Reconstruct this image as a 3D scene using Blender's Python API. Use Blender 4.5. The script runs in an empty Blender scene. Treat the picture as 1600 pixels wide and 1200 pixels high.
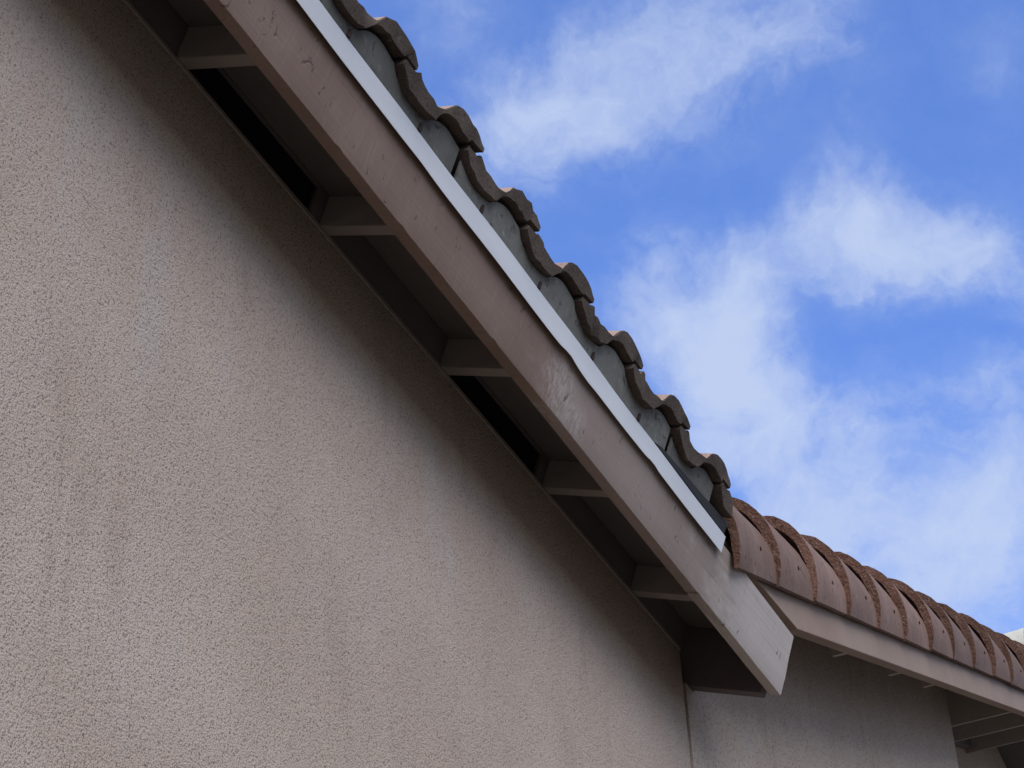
import bpy, bmesh, math, random
from mathutils import Vector, Matrix

random.seed(7)
S = bpy.context.scene
COL = S.collection
Z0 = 4.776                       # height of the eave's lower edge above the ground (m)

# ------------------------------------------------------------------ camera
cam_d = bpy.data.cameras.new('camera')
cam = bpy.data.objects.new('camera', cam_d)
COL.objects.link(cam)
Rv = Vector((0.42515743, -0.90406158, -0.04374721))
Uv = Vector((-0.51989436, -0.28348656, 0.80581960))
Fv = Vector((0.74091228, 0.31985626, 0.59054294))
M = Matrix((Rv, Uv, -Fv)).transposed().to_4x4()
M.translation = Vector((-2.92091, -1.68452, -3.17613 + Z0))
cam.matrix_world = M
cam_d.sensor_fit = 'HORIZONTAL'
cam_d.sensor_width = 36.0
cam_d.lens = 36.0 * 3570.9 / 1600.0
cam_d.clip_start = 0.05
cam_d.clip_end = 3000
S.camera = cam

# ------------------------------------------------------------------ view
S.view_settings.view_transform = 'Standard'
S.view_settings.look = 'None'
S.view_settings.gamma = 1.0
S.view_settings.use_curve_mapping = False
S.view_settings.exposure = 1.70

# ------------------------------------------------------------------ sun and sky
# the sun stands high behind the camera, veiled by a cloud: soft light from above along the wall
SUN_EL = math.radians(38.5)
SUN_AZ = math.radians(180 + 45)  # from +X towards +Y
sun_dir = Vector((math.cos(SUN_EL) * math.cos(SUN_AZ), math.cos(SUN_EL) * math.sin(SUN_AZ), math.sin(SUN_EL)))
sun_d = bpy.data.lights.new('sun', 'SUN')
sun_d.energy = 0.92
sun_d.angle = math.radians(56)
sun_d.color = (1.0, 0.965, 0.91)
sun = bpy.data.objects.new('sun', sun_d)
COL.objects.link(sun)
sun.rotation_euler = sun_dir.to_track_quat('Z', 'Y').to_euler()
sun.location = sun_dir * 60

W = bpy.data.worlds.new('World')
S.world = W
W.use_nodes = True
nt = W.node_tree
nt.nodes.clear()


class NT:
    """small helper to wire shader nodes"""
    def __init__(self, tree):
        self.t = tree

    def n(self, kind, **kw):
        nd = self.t.nodes.new(kind)
        for k, v in kw.items():
            setattr(nd, k, v)
        return nd

    def put(self, sock, v):
        if isinstance(v, bpy.types.NodeSocket):
            self.t.links.new(v, sock)
        else:
            sock.default_value = v

    def math(self, op, a, b=None, c=None, clamp=False):
        nd = self.n('ShaderNodeMath', operation=op, use_clamp=clamp)
        self.put(nd.inputs[0], a)
        if b is not None:
            self.put(nd.inputs[1], b)
        if c is not None:
            self.put(nd.inputs[2], c)
        return nd.outputs[0]

    def vmath(self, op, a, b=None):
        nd = self.n('ShaderNodeVectorMath', operation=op)
        self.put(nd.inputs[0], a)
        if b is not None:
            self.put(nd.inputs[1], b)
        return nd.outputs['Value'] if op in ('LENGTH', 'DISTANCE', 'DOT_PRODUCT') else nd.outputs[0]

    def noise(self, vec, scale, detail=4, rough=0.5, dist=0.0, color=False):
        nd = self.n('ShaderNodeTexNoise')
        self.put(nd.inputs['Vector'], vec)
        nd.inputs['Scale'].default_value = scale
        nd.inputs['Detail'].default_value = detail
        nd.inputs['Roughness'].default_value = rough
        nd.inputs['Distortion'].default_value = dist
        return nd.outputs['Color'] if color else nd.outputs['Fac']

    def ramp(self, v, a, b, lo=0.0, hi=1.0, smooth=True):
        nd = self.n('ShaderNodeMapRange')
        nd.interpolation_type = 'SMOOTHSTEP' if smooth else 'LINEAR'
        self.put(nd.inputs[0], v)
        nd.inputs[1].default_value = a
        nd.inputs[2].default_value = b
        nd.inputs[3].default_value = lo
        nd.inputs[4].default_value = hi
        return nd.outputs[0]

    def mix(self, f, a, b, mode='MIX'):
        nd = self.n('ShaderNodeMix', data_type='RGBA', blend_type=mode)
        self.put(nd.inputs[0], f)
        for sock, v in ((nd.inputs[6], a), (nd.inputs[7], b)):
            if isinstance(v, tuple) and len(v) == 3:
                v = v + (1,)
            self.put(sock, v)
        return nd.outputs[2]

    def scale(self, vec, s):
        nd = self.n('ShaderNodeVectorMath', operation='MULTIPLY')
        self.put(nd.inputs[0], vec)
        nd.inputs[1].default_value = s
        return nd.outputs[0]


g = NT(nt)
geo = g.n('ShaderNodeTexCoord')
dirv = g.vmath('NORMALIZE', geo.outputs['Generated'])
sky = g.n('ShaderNodeTexSky', sky_type='NISHITA')
sky.sun_disc = False
sky.sun_elevation = SUN_EL
sky.sun_rotation = math.pi / 2 - SUN_AZ
sky.altitude = 300
sky.air_density = 1.0
sky.dust_density = 0.25
sky.ozone_density = 3.0

# a layer of broken cloud: wispy noise over banks of cloud standing in given directions
warp = g.vmath('SUBTRACT', g.noise(dirv, 9.0, 5, 0.6, color=True), (0.5, 0.5, 0.5))
wd = g.vmath('ADD', dirv, g.scale(warp, (0.07, 0.07, 0.07)))
warp2 = g.vmath('SUBTRACT', g.noise(dirv, 40.0, 4, 0.6, color=True), (0.5, 0.5, 0.5))
wd = g.vmath('ADD', wd, g.scale(warp2, (0.02, 0.02, 0.02)))
BANKS = [(0.6789, 0.2897, 0.6747, 0.0266, 0.95), (0.6754, 0.2659, 0.6878, 0.0266, 0.9), (0.6883, 0.2415, 0.684, 0.0308, 0.8), (0.6914, 0.2121, 0.6906, 0.0336, 0.62), (0.7009, 0.1803, 0.6901, 0.0336, 0.58), (0.7025, 0.1541, 0.6948, 0.0252, 0.5), (0.7019, 0.2407, 0.6704, 0.0168, 0.4), (0.7621, 0.2273, 0.6062, 0.0294, 0.95), (0.7764, 0.2179, 0.5914, 0.0252, 1.0), (0.752, 0.2437, 0.6125, 0.0308, 0.85), (0.7788, 0.2395, 0.5798, 0.0238, 0.95), (0.7446, 0.2617, 0.6141, 0.0224, 0.6), (0.7557, 0.2053, 0.6219, 0.0224, 0.8), (0.7848, 0.2506, 0.5668, 0.0168, 0.7), (0.7879, 0.2103, 0.5788, 0.0168, 0.5), (0.7631, 0.1605, 0.626, 0.0252, 0.85), (0.7737, 0.1421, 0.6175, 0.0238, 0.8), (0.7549, 0.1713, 0.6331, 0.0196, 0.5), (0.7783, 0.115, 0.6173, 0.0224, 0.6), (0.7902, 0.1037, 0.604, 0.0168, 0.7), (0.7706, 0.1228, 0.6254, 0.0168, 0.3), (0.8087, 0.2033, 0.552, 0.0252, 0.75), (0.8069, 0.227, 0.5453, 0.0224, 0.8), (0.8309, 0.1884, 0.5236, 0.0308, 0.55), (0.8464, 0.1613, 0.5076, 0.0308, 0.62), (0.8202, 0.1285, 0.5574, 0.0252, 0.55), (0.8095, 0.1139, 0.5759, 0.0196, 0.5), (0.8352, 0.1369, 0.5327, 0.0224, 0.6), (0.8033, 0.185, 0.5662, 0.0196, 0.4), (0.8623, 0.1442, 0.4855, 0.0252, 0.75), (0.8525, 0.18, 0.4908, 0.0224, 0.5), (0.7959, 0.2302, 0.5599, 0.0112, 0.4), (0.7423, 0.1529, 0.6524, 0.0168, 0.25), (0.7292, 0.1345, 0.671, 0.014, 0.2), (0.7373, 0.0775, 0.6711, 0.0168, 0.3), (0.636, 0.2951, 0.713, 0.0224, 0.5), (0.8183, 0.1631, 0.5511, 0.0308, 0.5), (0.8229, 0.2083, 0.5286, 0.0238, 0.65), (0.8376, 0.1502, 0.5252, 0.0266, 0.6), (0.7968, 0.209, 0.5669, 0.0168, 0.5), (0.845, 0.1338, 0.5177, 0.0224, 0.5), (0.843, 0.1925, 0.5023, 0.0224, 0.5)]
acc = None
for (dx, dy, dz, r, w) in BANKS:
    d = g.vmath('DISTANCE', wd, (dx, dy, dz))
    m = g.ramp(d, 0.0, r * 1.75, w * 0.62, 0.0)
    acc = m if acc is None else g.math('ADD', acc, m)
elsewhere = g.ramp(g.noise(wd, 3.2, 3, 0.5), 0.32, 0.56, 0.0, 1.25)  # unseen cloud outside the view, thickened to whiten the light in the shade
far = g.ramp(g.vmath('DISTANCE', dirv, tuple(Fv)), 0.27, 0.42)
field = g.math('ADD', acc, g.math('MULTIPLY', elsewhere, far))
wisp = g.noise(g.scale(wd, (1.0, 0.72, 1.25)), 21.0, 9, 0.61, 0.55)
fine = g.noise(wd, 95.0, 7, 0.66, 0.4)
tex = g.math('ADD', g.math('MULTIPLY', g.math('SUBTRACT', wisp, 0.5), 1.55), g.math('MULTIPLY', g.math('SUBTRACT', fine, 0.5), 0.42))
dens = g.math('ADD', field, g.math('MULTIPLY', tex, g.ramp(field, 0.0, 0.40, 0.30, 1.0)))
cov = g.math('ADD', g.ramp(dens, -0.15, 1.30, 0.0, 0.90), 0.03)
b1 = g.n('ShaderNodeBackground')
sat = g.n('ShaderNodeHueSaturation')
g.put(sat.inputs['Color'], sky.outputs[0])
sat.inputs['Saturation'].default_value = 1.20
sat.inputs['Hue'].default_value = 0.516
nt.links.new(sat.outputs[0], b1.inputs[0])
b1.inputs[1].default_value = 0.092
b2 = g.n('ShaderNodeBackground')
b2.inputs[0].default_value = (0.55, 0.655, 0.90, 1)
b2.inputs[1].default_value = 0.305
mx = g.n('ShaderNodeMixShader')
g.put(mx.inputs[0], cov)
nt.links.new(b1.outputs[0], mx.inputs[1])
nt.links.new(b2.outputs[0], mx.inputs[2])
wo = g.n('ShaderNodeOutputWorld')
nt.links.new(mx.outputs[0], wo.inputs[0])


# ------------------------------------------------------------------ materials
def material(name):
    m = bpy.data.materials.new(name)
    m.use_nodes = True
    t = m.node_tree
    t.nodes.clear()
    gg = NT(t)
    b = gg.n('ShaderNodeBsdfPrincipled')
    o = gg.n('ShaderNodeOutputMaterial')
    t.links.new(b.outputs[0], o.inputs[0])
    pos = gg.n('ShaderNodeNewGeometry').outputs['Position']
    return m, gg, b, pos


def bump(gg, b, h, strength, dist):
    nd = gg.n('ShaderNodeBump')
    nd.inputs['Strength'].default_value = strength
    nd.inputs['Distance'].default_value = dist
    gg.put(nd.inputs['Height'], h)
    gg.t.links.new(nd.outputs[0], b.inputs['Normal'])


def mat_stucco():
    m, gg, b, pos = material('stucco')
    big = gg.noise(pos, 1.6, 4, 0.55)
    col = gg.mix(gg.ramp(big, 0.35, 0.65), (0.378, 0.298, 0.240), (0.418, 0.338, 0.276))
    # rain streaks run down the wall
    patchy = gg.ramp(gg.noise(pos, 2.6, 4, 0.6, 0.4), 0.40, 0.62)
    st = gg.noise(gg.scale(pos, (4.2, 4.2, 0.75)), 1.0, 6, 0.66, 0.5)
    col = gg.mix(gg.math('MULTIPLY', gg.ramp(st, 0.47, 0.68, 0, 0.75), patchy), col, (0.392, 0.344, 0.300))
    st2 = gg.noise(gg.scale(pos, (7.0, 7.0, 1.3)), 1.0, 6, 0.66, 0.6)
    col = gg.mix(gg.math('MULTIPLY', gg.ramp(st2, 0.50, 0.72, 0, 0.6), gg.ramp(patchy, 0.0, 1.0, 1.0, 0.35)), col, (0.312, 0.240, 0.192))
    pink = gg.noise(pos, 5.5, 4, 0.55)
    col = gg.mix(gg.ramp(pink, 0.5, 0.75, 0, 0.45), col, (0.392, 0.300, 0.244))
    grain = gg.noise(pos, 235, 2, 0.6, 0.0)
    mid = gg.noise(pos, 120, 2, 0.55, 0.0)
    both = gg.math('ADD', gg.math('MULTIPLY', grain, 0.62), gg.math('MULTIPLY', mid, 0.38))
    pit = gg.ramp(both, 0.35, 0.50, 0.0, 1.0)
    col = gg.mix(1.0, col, gg.mix(pit, (0.46, 0.44, 0.43), (1.05, 1.05, 1.05)), 'MULTIPLY')
    spark = gg.noise(pos, 60, 2, 0.5)
    col = gg.mix(gg.ramp(spark, 0.79, 0.82, 0, 0.7), col, (0.62, 0.57, 0.50))
    gg.put(b.inputs['Base Color'], col)
    b.inputs['Roughness'].default_value = 0.95
    b.inputs['Specular IOR Level'].default_value = 0.15
    bump(gg, b, gg.math('ADD', both, gg.math('MULTIPLY', gg.noise(pos, 26, 3, 0.5), 0.35)), 0.95, 0.0075)
    return m


def mat_paint(name, c1, c2, c3, grain=(3.0, 90.0, 90.0), scuffs=0.5):
    m, gg, b, pos = material(name)
    a = gg.noise(pos, 2.3, 5, 0.6, 0.3)
    col = gg.mix(gg.ramp(a, 0.36, 0.66), c1, c2)
    f = gg.noise(gg.scale(pos, grain), 1.0, 4, 0.6, 0.4)
    col = gg.mix(gg.ramp(f, 0.5, 0.8, 0, 0.35), col, c3)
    # chalky worn patches and dark scuffs
    p1 = gg.noise(pos, 6.5, 6, 0.68, 0.6)
    col = gg.mix(gg.ramp(p1, 0.60, 0.74, 0, scuffs), col, tuple(min(1, x * 1.55 + 0.02) for x in c2))
    p2 = gg.noise(gg.scale(pos, (26, 40, 40)), 1.0, 4, 0.65, 1.2)
    col = gg.mix(gg.ramp(p2, 0.66, 0.76, 0, 0.75), col, tuple(x * 0.35 for x in c1))
    gg.put(b.inputs['Base Color'], col)
    b.inputs['Roughness'].default_value = 0.62
    b.inputs['Specular IOR Level'].default_value = 0.14
    h = gg.math('ADD', gg.math('MULTIPLY', f, 0.6), gg.math('MULTIPLY', gg.ramp(p2, 0.66, 0.76), -1.6))
    bump(gg, b, h, 0.35, 0.004)
    return m


def mat_metal(name, c, rough=0.45):
    m, gg, b, pos = material(name)
    a = gg.noise(gg.scale(pos, (1.5, 8, 8)), 1.0, 5, 0.6)
    col = gg.mix(gg.ramp(a, 0.35, 0.7), c, tuple(x * 0.9 for x in c))
    d = gg.noise(pos, 60, 3, 0.6)
    col = gg.mix(gg.ramp(d, 0.70, 0.78, 0, 0.5), col, tuple(x * 0.45 for x in c))
    gg.put(b.inputs['Base Color'], col)
    b.inputs['Roughness'].default_value = rough
    bump(gg, b, a, 0.12, 0.01)
    return m


def mat_tile(name, c1, c2, speck, grain=160, strength=0.7, dist=0.004, streak=None, rough=0.9):
    m, gg, b, pos = material(name)
    a = gg.noise(pos, 7, 5, 0.6, 0.2)
    col = gg.mix(gg.ramp(a, 0.35, 0.68), c1, c2)
    n1 = gg.noise(pos, grain, 4, 0.65, 0.2)
    col = gg.mix(gg.ramp(n1, 0.55, 0.72, 0, 0.8), col, speck)
    n2 = gg.noise(pos, grain * 0.55, 3, 0.6, 0.5)
    col = gg.mix(gg.ramp(n2, 0.28, 0.42, 0.75, 0.0), col, tuple(x * 0.3 for x in c1))
    if streak:
        s1 = gg.noise(gg.scale(pos, (40, 30, 6)), 1.0, 4, 0.6, 0.5)
        col = gg.mix(gg.ramp(s1, 0.5, 0.75, 0, 0.6), col, streak)
    oi = gg.n('ShaderNodeObjectInfo')
    tone = gg.ramp(oi.outputs['Random'], 0.0, 1.0, 0.78, 1.22, False)
    tcol = gg.n('ShaderNodeCombineColor')
    for q in range(3):
        gg.put(tcol.inputs[q], tone)
    col = gg.mix(1.0, col, tcol.outputs[0], 'MULTIPLY')
    lich = gg.noise(pos, 19, 5, 0.65, 0.6)
    col = gg.mix(gg.ramp(lich, 0.62, 0.74, 0, 0.45), col, tuple(min(0.6, x * 1.9 + 0.02) for x in c2))
    gg.put(b.inputs['Base Color'], col)
    b.inputs['Roughness'].default_value = rough
    b.inputs['Specular IOR Level'].default_value = 0.12
    h = gg.math('ADD', n1, n2)
    bump(gg, b, h, strength, dist)
    return m


def mat_plain(name, c, rough=0.9):
    m, gg, b, pos = material(name)
    a = gg.noise(pos, 30, 4, 0.6)
    gg.put(b.inputs['Base Color'], gg.mix(a, tuple(x * 0.75 for x in c), tuple(x * 1.2 for x in c)))
    b.inputs['Roughness'].default_value = rough
    b.inputs['Specular IOR Level'].default_value = 0.1
    return m


STUCCO = mat_stucco()


def mat_fascia():
    """rough sawn board: old brown paint, a greyer coat further along, a pale end with its brighter light painted in, scuffs, nicks and a peeled patch"""
    m, gg, b, pos = material('fascia paint')
    sep = gg.n('ShaderNodeSeparateXYZ')
    gg.put(sep.inputs[0], pos)
    a = gg.noise(pos, 2.3, 5, 0.6, 0.3)
    col = gg.mix(gg.ramp(a, 0.36, 0.66), (0.190, 0.127, 0.098), (0.230, 0.160, 0.126))
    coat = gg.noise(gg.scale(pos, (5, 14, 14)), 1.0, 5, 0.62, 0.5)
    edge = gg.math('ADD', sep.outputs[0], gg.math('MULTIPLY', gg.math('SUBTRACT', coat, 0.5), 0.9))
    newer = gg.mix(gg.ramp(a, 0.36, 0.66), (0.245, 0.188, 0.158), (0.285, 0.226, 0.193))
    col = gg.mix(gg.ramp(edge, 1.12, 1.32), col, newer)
    col = gg.mix(gg.ramp(edge, 2.05, 2.5, 0, 0.75), col, (0.500, 0.440, 0.400))  # weathered pale end, its brighter light beyond the tiles put into the colour
    saw = gg.noise(gg.scale(pos, (130, 9, 9)), 1.0, 4, 0.65, 0.6)
    grain = gg.noise(gg.scale(pos, (3.0, 110, 110)), 1.0, 4, 0.6, 0.4)
    col = gg.mix(gg.ramp(grain, 0.50, 0.80, 0, 0.35), col, (0.215, 0.140, 0.105))
    col = gg.mix(gg.ramp(saw, 0.52, 0.80, 0, 0.40), col, (0.310, 0.240, 0.202))
    # peeled, chalky patches
    for (px, py, pz, r) in ((1.215, -0.02, Z0 + 0.06, 0.13), (1.33, -0.03, Z0 + 0.03, 0.08)):
        d = gg.vmath('DISTANCE', gg.vmath('ADD', pos, gg.scale(gg.noise(pos, 14, 4, 0.6, color=True), (0.10, 0.03, 0.10))), (px + 0.05, py + 0.015, pz + 0.05))
        pk = gg.math('MULTIPLY', gg.ramp(d, r, r * 0.2), gg.ramp(gg.noise(gg.scale(pos, (90, 40, 40)), 1.0, 5, 0.7, 0.8), 0.40, 0.60))
        col = gg.mix(gg.math('MULTIPLY', pk, 0.60), col, (0.420, 0.365, 0.330))
    nick = gg.noise(gg.scale(pos, (34, 26, 15)), 1.0, 3, 0.6, 0.9)
    nk = gg.ramp(nick, 0.645, 0.715)
    crack = gg.ramp(gg.noise(gg.scale(pos, (1.3, 130, 130)), 1.0, 3, 0.55, 0.5), 0.700, 0.740)
    nk = gg.math('MAXIMUM', nk, gg.math('MULTIPLY', crack, 0.8))
    col = gg.mix(gg.math('MULTIPLY', nk, 0.75), col, (0.100, 0.065, 0.052))
    gg.put(b.inputs['Base Color'], col)
    b.inputs['Roughness'].default_value = 0.7
    b.inputs['Specular IOR Level'].default_value = 0.25
    h = gg.math('ADD', gg.math('MULTIPLY', grain, 0.5), gg.math('MULTIPLY', saw, 0.7))
    h = gg.math('SUBTRACT', h, gg.math('MULTIPLY', nk, 1.2))
    bump(gg, b, h, 0.45, 0.004)
    return m


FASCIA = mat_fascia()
RAKE = mat_paint('rake paint', (0.235, 0.163, 0.116), (0.268, 0.192, 0.140), (0.185, 0.125, 0.090), (60, 60, 5.0), 0.25)
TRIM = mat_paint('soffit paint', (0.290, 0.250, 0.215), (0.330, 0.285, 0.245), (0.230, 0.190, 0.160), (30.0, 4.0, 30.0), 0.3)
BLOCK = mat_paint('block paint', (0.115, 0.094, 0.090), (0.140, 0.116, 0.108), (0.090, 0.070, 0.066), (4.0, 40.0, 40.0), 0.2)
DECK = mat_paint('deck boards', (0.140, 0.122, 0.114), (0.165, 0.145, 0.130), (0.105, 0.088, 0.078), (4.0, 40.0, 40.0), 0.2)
DRIP = mat_metal('white painted metal', (0.65, 0.655, 0.665))
STOP = mat_tile('grey closure', (0.125, 0.122, 0.112), (0.165, 0.161, 0.147), (0.215, 0.21, 0.19), 60, 0.15, 0.002, (0.085, 0.082, 0.080), 0.8)
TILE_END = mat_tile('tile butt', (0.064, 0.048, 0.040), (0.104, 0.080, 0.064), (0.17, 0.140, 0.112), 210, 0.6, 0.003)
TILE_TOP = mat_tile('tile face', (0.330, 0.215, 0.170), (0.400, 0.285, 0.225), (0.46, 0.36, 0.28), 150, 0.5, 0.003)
RTILE_END = mat_tile('rake tile butt', (0.160, 0.080, 0.055), (0.225, 0.124, 0.088), (0.42, 0.29, 0.22), 120, 1.0, 0.010)
RTILE_FACE = mat_tile('rake tile face', (0.162, 0.100, 0.076), (0.200, 0.130, 0.100), (0.21, 0.148, 0.118), 70, 0.12, 0.002, (0.110, 0.072, 0.060), 0.75)
PALE = mat_tile('pale ridge tile', (0.46, 0.43, 0.35), (0.55, 0.52, 0.43), (0.60, 0.56, 0.46), 120, 0.5, 0.004)
VOID = mat_plain('insect screen', (0.010, 0.010, 0.012))
FELT = mat_plain('roofing felt', (0.035, 0.034, 0.034), 0.6)
NAIL = mat_plain('rusty nail', (0.045, 0.028, 0.022), 0.6)
EARTH = mat_plain('gravel', (0.155, 0.132, 0.105))


# ------------------------------------------------------------------ mesh helpers
RP = 0.36667
CE, SE = math.cos(RP), math.sin(RP)


def EF(x, u, v):
    """eave frame: x along the eave, u up the rafters, v square to the roof"""
    return Vector((x, u * CE - v * SE, u * SE + v * CE + Z0))


RR = math.radians(21.09)
CR, SR = math.cos(RR), math.sin(RR)
XR, ZR = 2.909, 0.260


def RF(s, n, y):
    """rake frame: s up the rake, n square to the gable roof, y into the house"""
    return Vector((XR + s * CR - n * SR, y, ZR + s * SR + n * CR + Z0))


def WF(x, y, z):
    return Vector((x, y, z + Z0))


def new_obj(name, bm, mats, parent, smooth=None):
    bmesh.ops.recalc_face_normals(bm, faces=bm.faces[:])
    me = bpy.data.meshes.new(name)
    bm.to_mesh(me)
    bm.free()
    for m in (mats if isinstance(mats, (list, tuple)) else [mats]):
        me.materials.append(m)
    if smooth is not None:
        me.shade_smooth()
        me.set_sharp_from_angle(angle=math.radians(smooth))
    o = bpy.data.objects.new(name, me)
    COL.objects.link(o)
    if parent:
        o.parent = parent
    return o


def box(fr, a0, a1, b0, b1, c0, c1, bev=0.003, cuts=0, jit=0.0):
    """a board: a is its long axis; edges eased, optional cuts along a with a little unevenness"""
    bm = bmesh.new()
    n = cuts + 1
    rings = []
    for i in range(n + 1):
        a = a0 + (a1 - a0) * i / n
        rings.append([bm.verts.new((a, b, c)) for b, c in ((b0, c0), (b1, c0), (b1, c1), (b0, c1))])
    for i in range(n):
        p, q = rings[i], rings[i + 1]
        for k in range(4):
            bm.faces.new((p[k], p[(k + 1) % 4], q[(k + 1) % 4], q[k]))
    bm.faces.new(rings[0][::-1])
    bm.faces.new(rings[-1])
    bm.normal_update()
    if bev:
        ed = [e for e in bm.edges if len(e.link_faces) == 2 and e.calc_face_angle() > 0.5]
        bmesh.ops.bevel(bm, geom=ed, offset=bev, segments=2, affect='EDGES', profile=0.6)
    for v in bm.verts:
        co = Vector(v.co)
        if jit:
            co.y += random.uniform(-jit, jit)
            co.z += random.uniform(-jit, jit)
        v.co = fr(co.x, co.y, co.z)
    return bm


def prism(fr, poly, d0, d1, bev=0.0):
    """polygon in the first two frame axes pushed through the third"""
    bm = bmesh.new()
    lo = [bm.verts.new((a, b, d0)) for a, b in poly]
    hi = [bm.verts.new((a, b, d1)) for a, b in poly]
    n = len(poly)
    for k in range(n):
        bm.faces.new((lo[k], lo[(k + 1) % n], hi[(k + 1) % n], hi[k]))
    bm.faces.new(lo[::-1])
    bm.faces.new(hi)
    bm.normal_update()
    if bev:
        ed = [e for e in bm.edges if e.calc_face_angle(0) > 0.5]
        bmesh.ops.bevel(bm, geom=ed, offset=bev, segments=2, affect='EDGES', profile=0.6)
    for v in bm.verts:
        v.co = fr(*v.co)
    return bm


def copy_part(o, parent, loc):
    c = o.copy()
    COL.objects.link(c)
    c.parent = parent
    c.location = loc
    return c


# ------------------------------------------------------------------ ground
bm = bmesh.new()
R_ = 600
bm.faces.new([bm.verts.new(c) for c in ((-R_, -R_, 0), (R_, -R_, 0), (R_, R_, 0), (-R_, R_, 0))])
ground = new_obj('ground', bm, EARTH, None)
ground['kind'] = 'structure'

# ------------------------------------------------------------------ the house
house = bpy.data.objects.new('house', None)
COL.objects.link(house)
house['label'] = 'taupe stucco house with brown wooden eaves and a barrel tiled roof'
house['category'] = 'house'

WY = 0.2674                      # wall face
U_W = 0.320                      # where the rafters meet the wall
RB = 0.0873                      # underside of the rafter tails
X_END = 2.755                    # corner of the long wall
DK0, DK1 = 0.172, 0.184          # roof deck

# long wall
wt = 0.1962 - 0.004
bm = prism(lambda a, b, d: WF(a, d, b), [(-9, -Z0), (X_END, -Z0), (X_END, wt), (-9, wt)], WY, WY + 0.18, 0.006)
wall = new_obj('stucco_wall', bm, STUCCO, house)
# walls out of sight that close the house
bm = box(WF, X_END - 0.2, X_END, WY + 0.19, 7.8, -Z0, 0.19, 0)
new_obj('return_wall', bm, STUCCO, house)
bm = box(WF, -9, 12, 7.8, 8.0, -Z0, 0.19, 0)
new_obj('rear_wall', bm, STUCCO, house)
bm = box(WF, -9.0, -8.8, WY + 0.19, 7.8, -Z0, 0.19, 0)
new_obj('end_wall', bm, STUCCO, house)


# projecting gable wall: its side faces the camera under the end of the eave
def deck_z(x):
    return ZR + (x - XR) * math.tan(RR) + 0.170 / CR


D_Y = 0.2615
bm = prism(lambda a, b, d: WF(a, d, b),
           [(2.8285, -Z0), (6.38, -Z0), (6.38, deck_z(6.38)), (2.8285, deck_z(2.8285))], D_Y, 2.2, 0)
# the strip below the eave's end
v0 = []
for (x, y, z) in ((2.7575, D_Y, 0.0770), (2.8280, D_Y, 0.0770), (2.8280, WY + .17, 0.143), (2.7575, WY + .17, 0.143)):
    v0.append((bm.verts.new(WF(x, y, -Z0)), bm.verts.new(WF(x, y, z))))
for k in range(4):
    a, b = v0[k], v0[(k + 1) % 4]
    bm.faces.new((a[0], b[0], b[1], a[1]))
bm.faces.new([p[1] for p in v0])
gw = new_obj('gable_wall', bm, STUCCO, house)
E_Y = 0.52
gw['label'] = 'shaded gable wall beyond the end of the eave'
bm = prism(lambda a, b, d: WF(a, d, b),
           [(6.39, -Z0), (11.8, -Z0), (11.8, 0.9 + 0.9), (8.6, deck_z(8.6) - 0.02), (6.39, deck_z(6.39) - 0.02)], E_Y, E_Y + 0.18, 0)
rw = new_obj('recessed_wall', bm, STUCCO, house)
rw['label'] = 'set-back wall behind the corner of the gable wall'

# plaster stop along the top of the long wall
bead = new_obj('stop_bead', box(WF, -9, X_END - 0.004, WY - 0.0035, WY + 0.004, 0.183, 0.1955, 0.0015, 60, 0.0006), TRIM, house)

# fascia board, a little uneven along its lower edge
random.seed(3)
bm = box(EF, -8.5, 2.835, 0.0, 0.040, 0.0, 0.187, 0.0025, 0)
bm.free()
bm = bmesh.new()
N = 520
prof = [(0.0, 0.004), (0.0008, 0.001), (0.004, 0.0), (0.036, 0.0), (0.040, 0.004), (0.040, 0.183), (0.036, 0.187), (0.003, 0.187), (0.0, 0.184), (0.0, 0.12), (0.0, 0.06)]
rings = []
w1 = 0.0
for i in range(N + 1):
    x = -8.5 + (2.835 + 8.5) * i / N
    w1 = w1 * 0.8 + random.gauss(0, 0.0003)
    chip = random.choice((0.0012, 0.0018, 0.003)) if random.random() < 0.06 else 0
    ring = []
    for j, (u, v) in enumerate(prof):
        uu, vv = u, v
        if j in (0, 1, 2, 3):
            vv += w1 + (chip if j < 3 else 0)
        if j == 0:
            uu += chip * 0.3
        if j in (9, 10):
            uu += random.gauss(0, 0.0004)
        xe = x - (0.012 * (vv / 0.187) if i == N else 0)
        if i == N:
            xe += random.gauss(0, 0.0025)
        ring.append(bm.verts.new(EF(xe, uu, vv)))
    rings.append(ring)
for i in range(N):
    for k in range(len(prof)):
        bm.faces.new((rings[i][k], rings[i][(k + 1) % len(prof)], rings[i + 1][(k + 1) % len(prof)], rings[i + 1][k]))
bm.faces.new(rings[0])
bm.faces.new(rings[-1][::-1])
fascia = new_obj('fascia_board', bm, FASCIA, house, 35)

# drip edge: thin metal angle standing off the fascia, wavy along its hem
bm = bmesh.new()
rings = []
N = 380
X1 = 2.212
for i in range(N + 1):
    x = -8.5 + (X1 + 8.5) * i / N
    wv = 0.0012 * math.sin(x * 5.1) + 0.0009 * math.sin(x * 13.0 + 1)
    hem = 0.0012 * math.sin(x * 3.3 + 1)
    for xc, a, wd in ((1.19, 0.0060, 0.035), (1.30, -0.0025, 0.05), (1.72, 0.0045, 0.03), (0.4, 0.002, 0.06)):
        hem += a * math.exp(-((x - xc) / wd) ** 2)
    top = 0.1965 + 0.0012 * math.sin(x * 1.7)
    pts = [(-0.0135 + wv, 0.1445 + hem), (-0.0128 + wv, top - 0.001), (0.09, top + 0.001), (0.09, top - 0.001), (-0.0108 + wv, top - 0.0025), (-0.0120 + wv, 0.1445 + hem)]
    rings.append([bm.verts.new(EF(x, u, v)) for u, v in pts])
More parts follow.
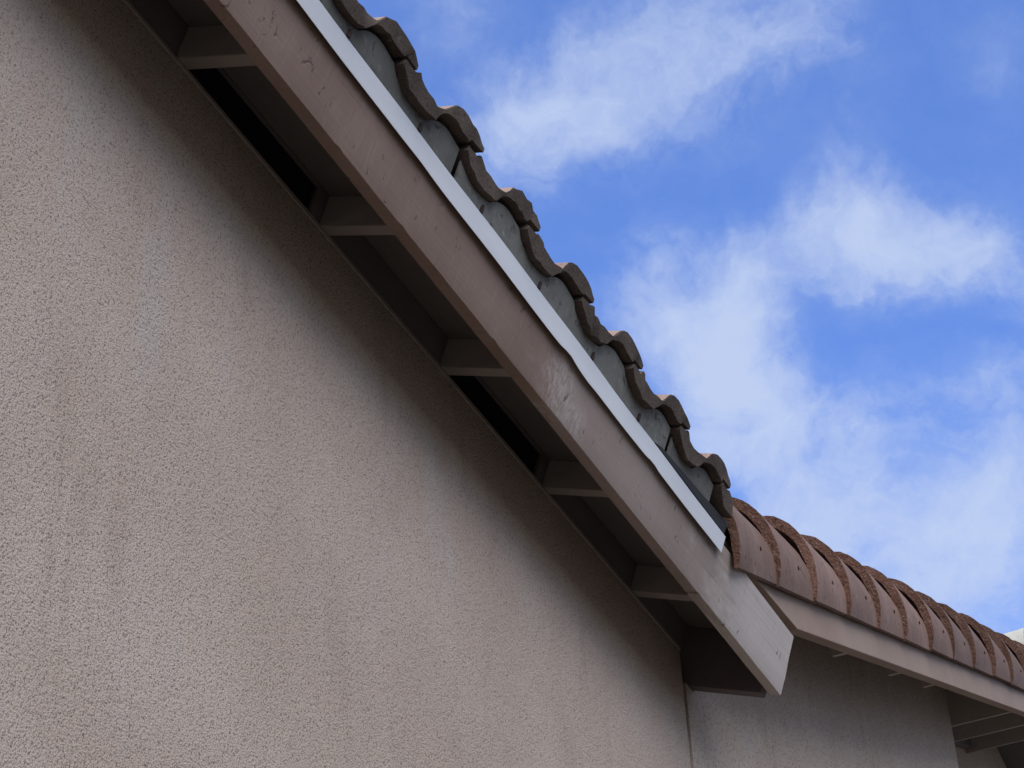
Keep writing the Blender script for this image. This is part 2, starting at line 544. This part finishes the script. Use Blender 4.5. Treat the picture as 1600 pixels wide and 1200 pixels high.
for i in range(N):
    for k in range(6):
        bm.faces.new((rings[i][k], rings[i][(k + 1) % 6], rings[i + 1][(k + 1) % 6], rings[i + 1][k]))
bm.faces.new(rings[0])
bm.faces.new(rings[-1][::-1])
drip = new_obj('drip_edge', bm, DRIP, house, 30)

# rafter tails, 24 inches apart
XT = -0.0559
SP = 0.6096
bm = box(lambda a, b, c: EF(b, a, c), 0.041, U_W + 0.6, 0.0, 0.038, RB, DK0 - 0.001, 0.002, 6, 0.0005)
rt = new_obj('rafter_tail', bm, TRIM, house)
rt.location.x = XT
for k in list(range(-8, 0)) + list(range(1, 5)):
    copy_part(rt, house, (XT + SP * k, 0, 0))

# frieze blocks between them: solid and vented bays alternate
bx0, bx1 = 0.041, SP - 0.003
solid_bm = box(EF, bx0, bx1, U_W + 0.004, U_W + 0.042, RB + 0.001, DK0 - 0.003, 0.002)
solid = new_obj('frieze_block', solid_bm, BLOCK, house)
solid.location.x = XT - SP
solids = [solid] + [copy_part(solid, house, (XT + SP * k, 0, 0)) for k in (-9, -7, -5, -3, 1, 3)]
bm = box(EF, bx0, SP - 0.165, U_W + 0.004, U_W + 0.042, RB + 0.001, DK0 - 0.003, 0.002)
o = new_obj('frieze_block', bm, BLOCK, house)
o.location.x = XT + SP * 4
vents = []
bmv = box(EF, bx0, bx1, U_W + 0.004, U_W + 0.016, 0.163, DK0 - 0.003, 0.002)
t = box(EF, bx1 - 0.045, bx1, U_W + 0.004, U_W + 0.042, RB + 0.001, 0.1625, 0.002)
me = bpy.data.meshes.new('tmp'); t.to_mesh(me); t.free(); bmv.from_mesh(me); bpy.data.meshes.remove(me)
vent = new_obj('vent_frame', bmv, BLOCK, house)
bms = box(EF, bx0, bx1 - 0.046, U_W + 0.013, U_W + 0.0155, RB + 0.001, 0.1625, 0)
scr = new_obj('vent_screen', bms, VOID, vent)
vent.location.x = XT
for k in (-8, -6, -4, -2, 2):
    v2 = copy_part(vent, house, (XT + SP * k, 0, 0))
    copy_part(scr, v2, (0, 0, 0))

# barge board closing the eave's end
bm = prism(lambda a, b, d: EF(d, a, b), [(0.0405, -0.018), (2.8, -0.018), (2.8, DK0 - 0.002), (0.0405, DK0 - 0.002)], 2.786, 2.824, 0.0025)
new_obj('barge_board', bm, BLOCK, house)

# roof deck over the eave, in boards as seen from below
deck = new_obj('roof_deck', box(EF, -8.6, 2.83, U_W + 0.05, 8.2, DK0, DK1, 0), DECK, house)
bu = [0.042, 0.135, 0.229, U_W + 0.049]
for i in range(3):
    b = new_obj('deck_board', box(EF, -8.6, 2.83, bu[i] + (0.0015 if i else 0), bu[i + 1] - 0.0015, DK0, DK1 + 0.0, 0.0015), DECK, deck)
bm = box(lambda a, b, c: WF(a, b, c), -8.6, 2.7, 7.6, 15, 1.0, 1.02, 0)
for v in bm.verts:
    v.co.z += max(0, (7.65 - v.co.y)) * 0.0 + (2.98 - 1.0) - (v.co.y - 7.6) * 0.384
new_obj('rear_slope', bm, DECK, house)

# ------------------------------------------------------------------ eave tiles
T = 0.3115
XJ = 0.254
outer = [(-0.04, 0.2785), (-0.012, 0.28), (0.002, 0.28), (0.009, 0.289), (0.018, 0.289), (0.032, 0.28), (0.048, 0.2755), (0.066, 0.2735), (0.088, 0.2735), (0.11, 0.2755), (0.134, 0.2805), (0.148, 0.2865), (0.158, 0.298), (0.168, 0.3115), (0.182, 0.321), (0.2, 0.3275), (0.228, 0.33), (0.25, 0.328), (0.27, 0.324), (0.29, 0.3175), (0.305, 0.312), (0.317, 0.306)]
inner = [(-0.043, 0.264), (-0.03, 0.256), (-0.014, 0.245), (0.004, 0.2365), (0.027, 0.2305), (0.046, 0.229), (0.066, 0.2295), (0.09, 0.233), (0.108, 0.2365), (0.12, 0.243), (0.13, 0.256), (0.14, 0.268), (0.152, 0.275), (0.165, 0.28), (0.18, 0.284), (0.195, 0.286), (0.212, 0.2855), (0.228, 0.2835), (0.245, 0.281), (0.262, 0.279), (0.266, 0.2895), (0.316, 0.2915)]
TU = -0.030


def tile_mesh(seed, n0=0, n1=22, length=0.43):
    rnd = random.Random(seed)
    bm = bmesh.new()
    stations = [0.0, 0.004, 0.05, 0.16, 0.29, length]
    ro, ri = [], []
    ph = rnd.uniform(0, 6)
    tilt = rnd.uniform(-0.012, 0.012)
    hump = rnd.uniform(0.95, 1.05)
    nibble = {rnd.randrange(n0, n1): rnd.uniform(0.003, 0.007) for _ in range(3)}
    for si, du in enumerate(stations):
        lift = -0.016 * du / length
        sh = 0.0018 if si == 0 else 0.0
        a, b = [], []
        for k in range(n0, n1):
            xo, vo = outer[k]
            xi, vi = inner[k]
            jx = rnd.uniform(-0.0012, 0.0012) if si < 2 else 0
            jv = rnd.uniform(-0.0013, 0.0013) if si < 2 else 0
            wob = 0.0016 * math.sin(k * 0.9 + ph) + tilt * (xo - 0.15) + (hump - 1) * max(0.0, vo - 0.28)
            jv -= nibble.get(k, 0) if si < 2 else 0
            uo = TU + du + (rnd.uniform(-0.002, 0.002) if si < 2 else 0)
            a.append(bm.verts.new(EF(xo + jx, uo, vo + jv + lift + wob - sh)))
            b.append(bm.verts.new(EF(xi + jx, uo + rnd.uniform(-0.001, 0.001), vi + jv + lift + wob + sh)))
        ro.append(a)
        ri.append(b)
    m = n1 - n0
    for si in range(len(stations) - 1):
        for k in range(m - 1):
            f = bm.faces.new((ro[si][k], ro[si][k + 1], ro[si + 1][k + 1], ro[si + 1][k]))
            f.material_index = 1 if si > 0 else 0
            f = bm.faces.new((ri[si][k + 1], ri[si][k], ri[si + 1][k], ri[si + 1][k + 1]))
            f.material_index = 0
        for k in (0, m - 1):
            bm.faces.new((ro[si][k], ri[si][k], ri[si + 1][k], ro[si + 1][k]))
    for k in range(m - 1):
        bm.faces.new((ro[0][k + 1], ro[0][k], ri[0][k], ri[0][k + 1]))
        bm.faces.new((ro[-1][k], ro[-1][k + 1], ri[-1][k + 1], ri[-1][k]))
    return bm


def dv_at(x):
    return (x - 0.38) * 0.0095


protos = []
for sd in (11, 12, 13, 14, 15, 16, 17):
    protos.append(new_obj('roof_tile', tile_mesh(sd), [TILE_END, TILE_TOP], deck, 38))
k = 0
for i in range(-27, 6):
    x = XJ + T * i
    dv = dv_at(x) + random.uniform(-0.0015, 0.0015)
    du = random.uniform(-0.004, 0.004)
    off = EF(x + random.uniform(-0.0015, 0.0015), du, dv) - EF(0, 0, 0)
    src = protos[k % 7]
    if k < 7:
        src.location = off
    else:
        copy_part(src, deck, off)
    k += 1
    # second course, lapping over the first
    off2 = EF(x, 0.36, dv + 0.030) - EF(0, 0, 0)
    copy_part(protos[(k + 3) % 7], deck, off2)
# the last tile is cut off short
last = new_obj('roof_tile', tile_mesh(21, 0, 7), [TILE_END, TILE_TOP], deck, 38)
last['label'] = 'tile cut off short at the end of the eave'
x = XJ + T * 6
last.location = EF(x, 0, dv_at(x)) - EF(0, 0, 0)
chip = new_obj('roof_tile', tile_mesh(22, 0, 6, 0.3), [TILE_END, TILE_TOP], deck, 38)
chip.location = EF(x + 0.012, 0.05, dv_at(x) - 0.03) - EF(0, 0, 0)


# bird stops: grey closures under the humps
def stop_mesh(n, x0, cut=None):
    bm = bmesh.new()
    top = []
    for t_ in range(n):
        base = XJ + T * (x0 + t_)
        for (xi, vi) in inner[1:20]:
            xx = base + xi
            if top and xx < top[-1][0] + 0.004:
                continue
            hump = min(1.0, max(0.0, (vi - 0.236) / 0.03))
            top.append((xx, vi - 0.002 - 0.011 * hump + dv_at(base)))
    top = [(a, max(b, 0.2060)) for a, b in top]
    lo = [(a, 0.1985) for a, b in top]
    us = (-0.0105, -0.0065)
    vs = []
    for u in us:
        vs.append(([bm.verts.new(EF(a, u, b)) for a, b in top], [bm.verts.new(EF(a, u, b)) for a, b in lo]))
    n_ = len(top)
    for kk in range(n_ - 1):
        bm.faces.new((vs[0][0][kk], vs[0][0][kk + 1], vs[0][1][kk + 1], vs[0][1][kk]))
        bm.faces.new((vs[1][0][kk + 1], vs[1][0][kk], vs[1][1][kk], vs[1][1][kk + 1]))
        bm.faces.new((vs[0][0][kk + 1], vs[0][0][kk], vs[1][0][kk], vs[1][0][kk + 1]))
        bm.faces.new((vs[0][1][kk], vs[0][1][kk + 1], vs[1][1][kk + 1], vs[1][1][kk]))
    for kk in (0, n_ - 1):
        bm.faces.new((vs[0][0][kk], vs[0][1][kk], vs[1][1][kk], vs[1][0][kk]))
    return bm


for x0, n in ((-23, 4), (-19, 4), (-15, 4), (-11, 4), (-7, 4), (-3, 4), (1, 4), (5, 1)):
    new_obj('bird_stop', stop_mesh(n, x0), STOP, deck, 25)

# little nail tabs along the top of the drip edge
bm = bmesh.new()
pts = [(-0.006, 0.0), (0.006, 0.0), (0.005, 0.016), (0.0, 0.021), (-0.004, 0.016)]
for sgn in (0, 1):
    pass
lo = [bm.verts.new(EF(a, -0.0150, 0.1985 + b)) for a, b in pts]
hi = [bm.verts.new(EF(a, -0.0115, 0.1985 + b)) for a, b in pts]
for k in range(5):
    bm.faces.new((lo[k], lo[(k + 1) % 5], hi[(k + 1) % 5], hi[k]))
bm.faces.new(lo)
bm.faces.new(hi[::-1])
clip = new_obj('clip', bm, NAIL, drip)
clip.location.x = XJ - 0.215
for i in range(-8, 6):
    if i != 0:
        copy_part(clip, drip, (XJ - 0.215 + T * i + random.uniform(-0.01, 0.01), 0, 0))

# strip of black felt lapped over the closures at the eave's end
bm = prism(lambda a, b, d: EF(a, d, b), [(1.70, 0.1985), (2.20, 0.1985), (2.205, 0.232), (2.02, 0.222), (1.86, 0.214), (1.74, 0.207)], -0.0140, -0.0112)
new_obj('felt_strip', bm, FELT, deck)
bm = prism(lambda a, b, d: EF(a, d, b), [(2.20, 0.190), (2.36, 0.190), (2.36, 0.28), (2.30, 0.28), (2.20, 0.25)], 0.05, 0.056)
new_obj('felt_strip', bm, FELT, deck)

# ------------------------------------------------------------------ the gable's rake
bm = prism(lambda a, b, d: RF(a, b, d), [(0.02, -0.009), (6.45, -0.009), (6.45, 0.187), (-0.56, 0.187), (-0.56, 0.178)], -0.050, -0.010, 0.0025)
new_obj('rake_board', bm, RAKE, house)

gdeck = new_obj('gable_deck', box(RF, -0.45, 6.5, 0.40, 6.0, 0.170, 0.184, 0), DECK, house)
gdeck_b = [-0.0095, 0.085, 0.18, 0.275, 0.399]


def GB(s, y, n):
    return RF(s, n, y)


gdeck.data.clear_geometry()
bm = box(GB, -0.45, 6.5, 0.40, 6.0, 0.170, 0.184, 0)
bm.to_mesh(gdeck.data)
bm.free()
for i in range(4):
    new_obj('deck_board', box(GB, -0.30 if i else -0.30, 6.5, gdeck_b[i], gdeck_b[i + 1] - 0.003, 0.170, 0.184, 0.0015), DECK, gdeck)
# the other slope, falling away beyond the ridge
bm = bmesh.new()
pz = RF(6.5, 0.184, 0)
vv = [bm.verts.new(c) for c in ((pz.x, -0.05, pz.z), (pz.x, 6, pz.z), (pz.x + 5, 6, pz.z - 1.93), (pz.x + 5, -0.05, pz.z - 1.93))]
vl = [bm.verts.new(v.co - Vector((0, 0, 0.02))) for v in vv]
bm.faces.new(vv)
bm.faces.new(vl[::-1])
for k in range(4):
    bm.faces.new((vv[k], vl[k], vl[(k + 1) % 4], vv[(k + 1) % 4]))
new_obj('rear_slope', bm, DECK, house)

# outlookers carrying the rake board
def outlooker(x, y1):
    s_at = (x - XR) / CR
    bm = box(lambda a, b, c: GB(s_at + b, a, c), -0.0095, y1, 0.0, 0.040, 0.006, 0.168, 0.002)
    return new_obj('outlooker', bm, TRIM, house)


for x in (3.69, 4.443, 4.98):
    outlooker(x, 0.055)
for x in (6.50, 7.16, 7.86):
    outlooker(x, E_Y + 0.02)
for (xa, xb) in ((6.39, 6.49), (6.545, 7.15), (7.205, 7.85)):
    sa, sb = (xa - XR) / CR, (xb - XR) / CR
    new_obj('frieze_block', box(GB, sa, sb, E_Y - 0.04, E_Y - 0.002, 0.030, 0.167, 0.002), BLOCK, house)

# ------------------------------------------------------------------ rake tiles
RT_N0 = 0.093


A0, A1 = -32, 150
NQ = 21


def rake_profile(shift, ra, rb_, thick, n0):
    """closed section: outer line up the bulging side and over the arch, then the inner line back"""
    out, inn = [], []
    lo_ = 0.200 * math.sin(math.radians(-A0))
    for q in range(NQ):
        a = math.radians(A0 + (A1 - A0) * q / (NQ - 1))
        low = a < 0
        rr = 0.200 if low else rb_
        up = min(1.0, q / 5.0)
        y0 = -0.103 + shift * (0.25 + 0.75 * up)
        th = thick * (0.55 + 0.45 * up)
        out.append((y0 + (0.150 if low else ra) * (1 - math.cos(a)), n0 + lo_ + rr * math.sin(a)))
        inn.append((y0 + th + ((0.150 if low else ra) - th) * (1 - math.cos(a)), n0 + lo_ + (rr - (0 if low else th)) * math.sin(a)))
    return out, inn


def rake_tile_mesh(seed, L=0.47):
    rnd = random.Random(seed)
    bm = bmesh.new()
    st = [0.0, 0.006, 0.05, 0.15, 0.27, 0.38, L]
    ro, ri = [], []
    lean = rnd.uniform(-0.004, 0.004)
    for si, s in enumerate(st):
        f = s / L
        o_, i_ = rake_profile(0.036 * f, 0.150 - 0.040 * f, 0.200 - 0.085 * f, 0.031, RT_N0 + 0.002 * f)
        a, b = [], []
        for (p, q) in zip(o_, i_):
            j = 0.0022 if si < 2 else 0.0004
            a.append(bm.verts.new(RF(s + rnd.uniform(-j, j) * 1.3 + lean * p[1] * 6, p[1] + rnd.uniform(-j, j), p[0] + rnd.uniform(-j, j) * 0.6)))
            b.append(bm.verts.new(RF(s + rnd.uniform(-j, j) * 1.3 + lean * p[1] * 6, q[1] + rnd.uniform(-j, j) * 1.2, q[0] + rnd.uniform(-j, j))))
        ro.append(a)
        ri.append(b)
    m = len(ro[0])
    for si in range(len(st) - 1):
        for k in range(m - 1):
            f = bm.faces.new((ro[si][k], ro[si][k + 1], ro[si + 1][k + 1], ro[si + 1][k]))
            f.material_index = 0 if si == 0 else 1
            f = bm.faces.new((ri[si][k + 1], ri[si][k], ri[si + 1][k], ri[si + 1][k + 1]))
            f.material_index = 0
        for k in (0, m - 1):
            f = bm.faces.new((ro[si][k], ri[si][k], ri[si + 1][k], ro[si + 1][k]))
            f.material_index = 1
    for k in range(m - 1):
        bm.faces.new((ro[0][k + 1], ro[0][k], ri[0][k], ri[0][k + 1]))
        bm.faces.new((ro[-1][k], ro[-1][k + 1], ri[-1][k + 1], ri[-1][k]))
    return bm


# a nail through the side of each tile
bm = bmesh.new()
bmesh.ops.create_cone(bm, cap_ends=True, segments=10, radius1=0.0045, radius2=0.0035, depth=0.02)
for v in bm.verts:
    a, b, c = v.co
    v.co = RF(0.25 + a * 0.6, RT_N0 + 0.085 + b * 1.5, -0.0900 + c * 0.25)
nail0 = bm
rprotos = []
for sd in (31, 32, 33, 34, 35):
    o = new_obj('rake_tile', rake_tile_mesh(sd), [RTILE_END, RTILE_FACE], gdeck, 40)
    rprotos.append(o)
nail = new_obj('nail', nail0, NAIL, rprotos[0])
nail.parent = gdeck
S0, EX = -0.608, 0.4165
for k in range(17):
    s = S0 + EX * k + (random.uniform(-0.006, 0.006) if k else 0)
    off = RF(s, random.uniform(-0.003, 0.003), random.uniform(-0.003, 0.003)) - RF(0, 0, 0)
    if k < 5:
        rprotos[k].location = off
    else:
        copy_part(rprotos[k % 5], gdeck, off)
    if k == 0:
        nail.location = off
    else:
        copy_part(nail, gdeck, off + RF(random.uniform(-0.02, 0.02), random.uniform(-0.006, 0.006), 0) - RF(0, 0, 0))

# ridge tiles on the peak of the gable, pale with lichen
def ridge_mesh(seed):
    rnd = random.Random(seed)
    bm = bmesh.new()
    ro, ri = [], []
    pk = RF(6.2, 0.60, 0)
    for yy, r in ((0.0, 0.17), (0.02, 0.17), (0.2, 0.163), (0.42, 0.155)):
        a, b = [], []
        for q in range(15):
            an = math.radians(-10 + 200 * q / 14)
            for lst, rr in ((a, r), (b, r - 0.03)):
                lst.append(bm.verts.new((pk.x + rr * math.cos(an) + rnd.uniform(-.002, .002), yy, pk.z + rr * math.sin(an) * 1.05 + rnd.uniform(-.002, .002))))
        ro.append(a)
        ri.append(b)
    for si in range(3):
        for k in range(14):
            bm.faces.new((ro[si][k], ro[si][k + 1], ro[si + 1][k + 1], ro[si + 1][k]))
            bm.faces.new((ri[si][k + 1], ri[si][k], ri[si + 1][k], ri[si + 1][k + 1]))
        for k in (0, 14):
            bm.faces.new((ro[si][k], ri[si][k], ri[si + 1][k], ro[si + 1][k]))
    for k in range(14):
        bm.faces.new((ro[0][k + 1], ro[0][k], ri[0][k], ri[0][k + 1]))
        bm.faces.new((ro[-1][k], ro[-1][k + 1], ri[-1][k + 1], ri[-1][k]))
    return bm


rd = new_obj('ridge_tile', ridge_mesh(5), PALE, gdeck, 45)
rd.location = (-0.17, 0.16, -0.20)
for k in range(1, 6):
    copy_part(rd, gdeck, (-0.17, 0.16 + 0.38 * k, -0.20 + 0.004 * (k % 2)))
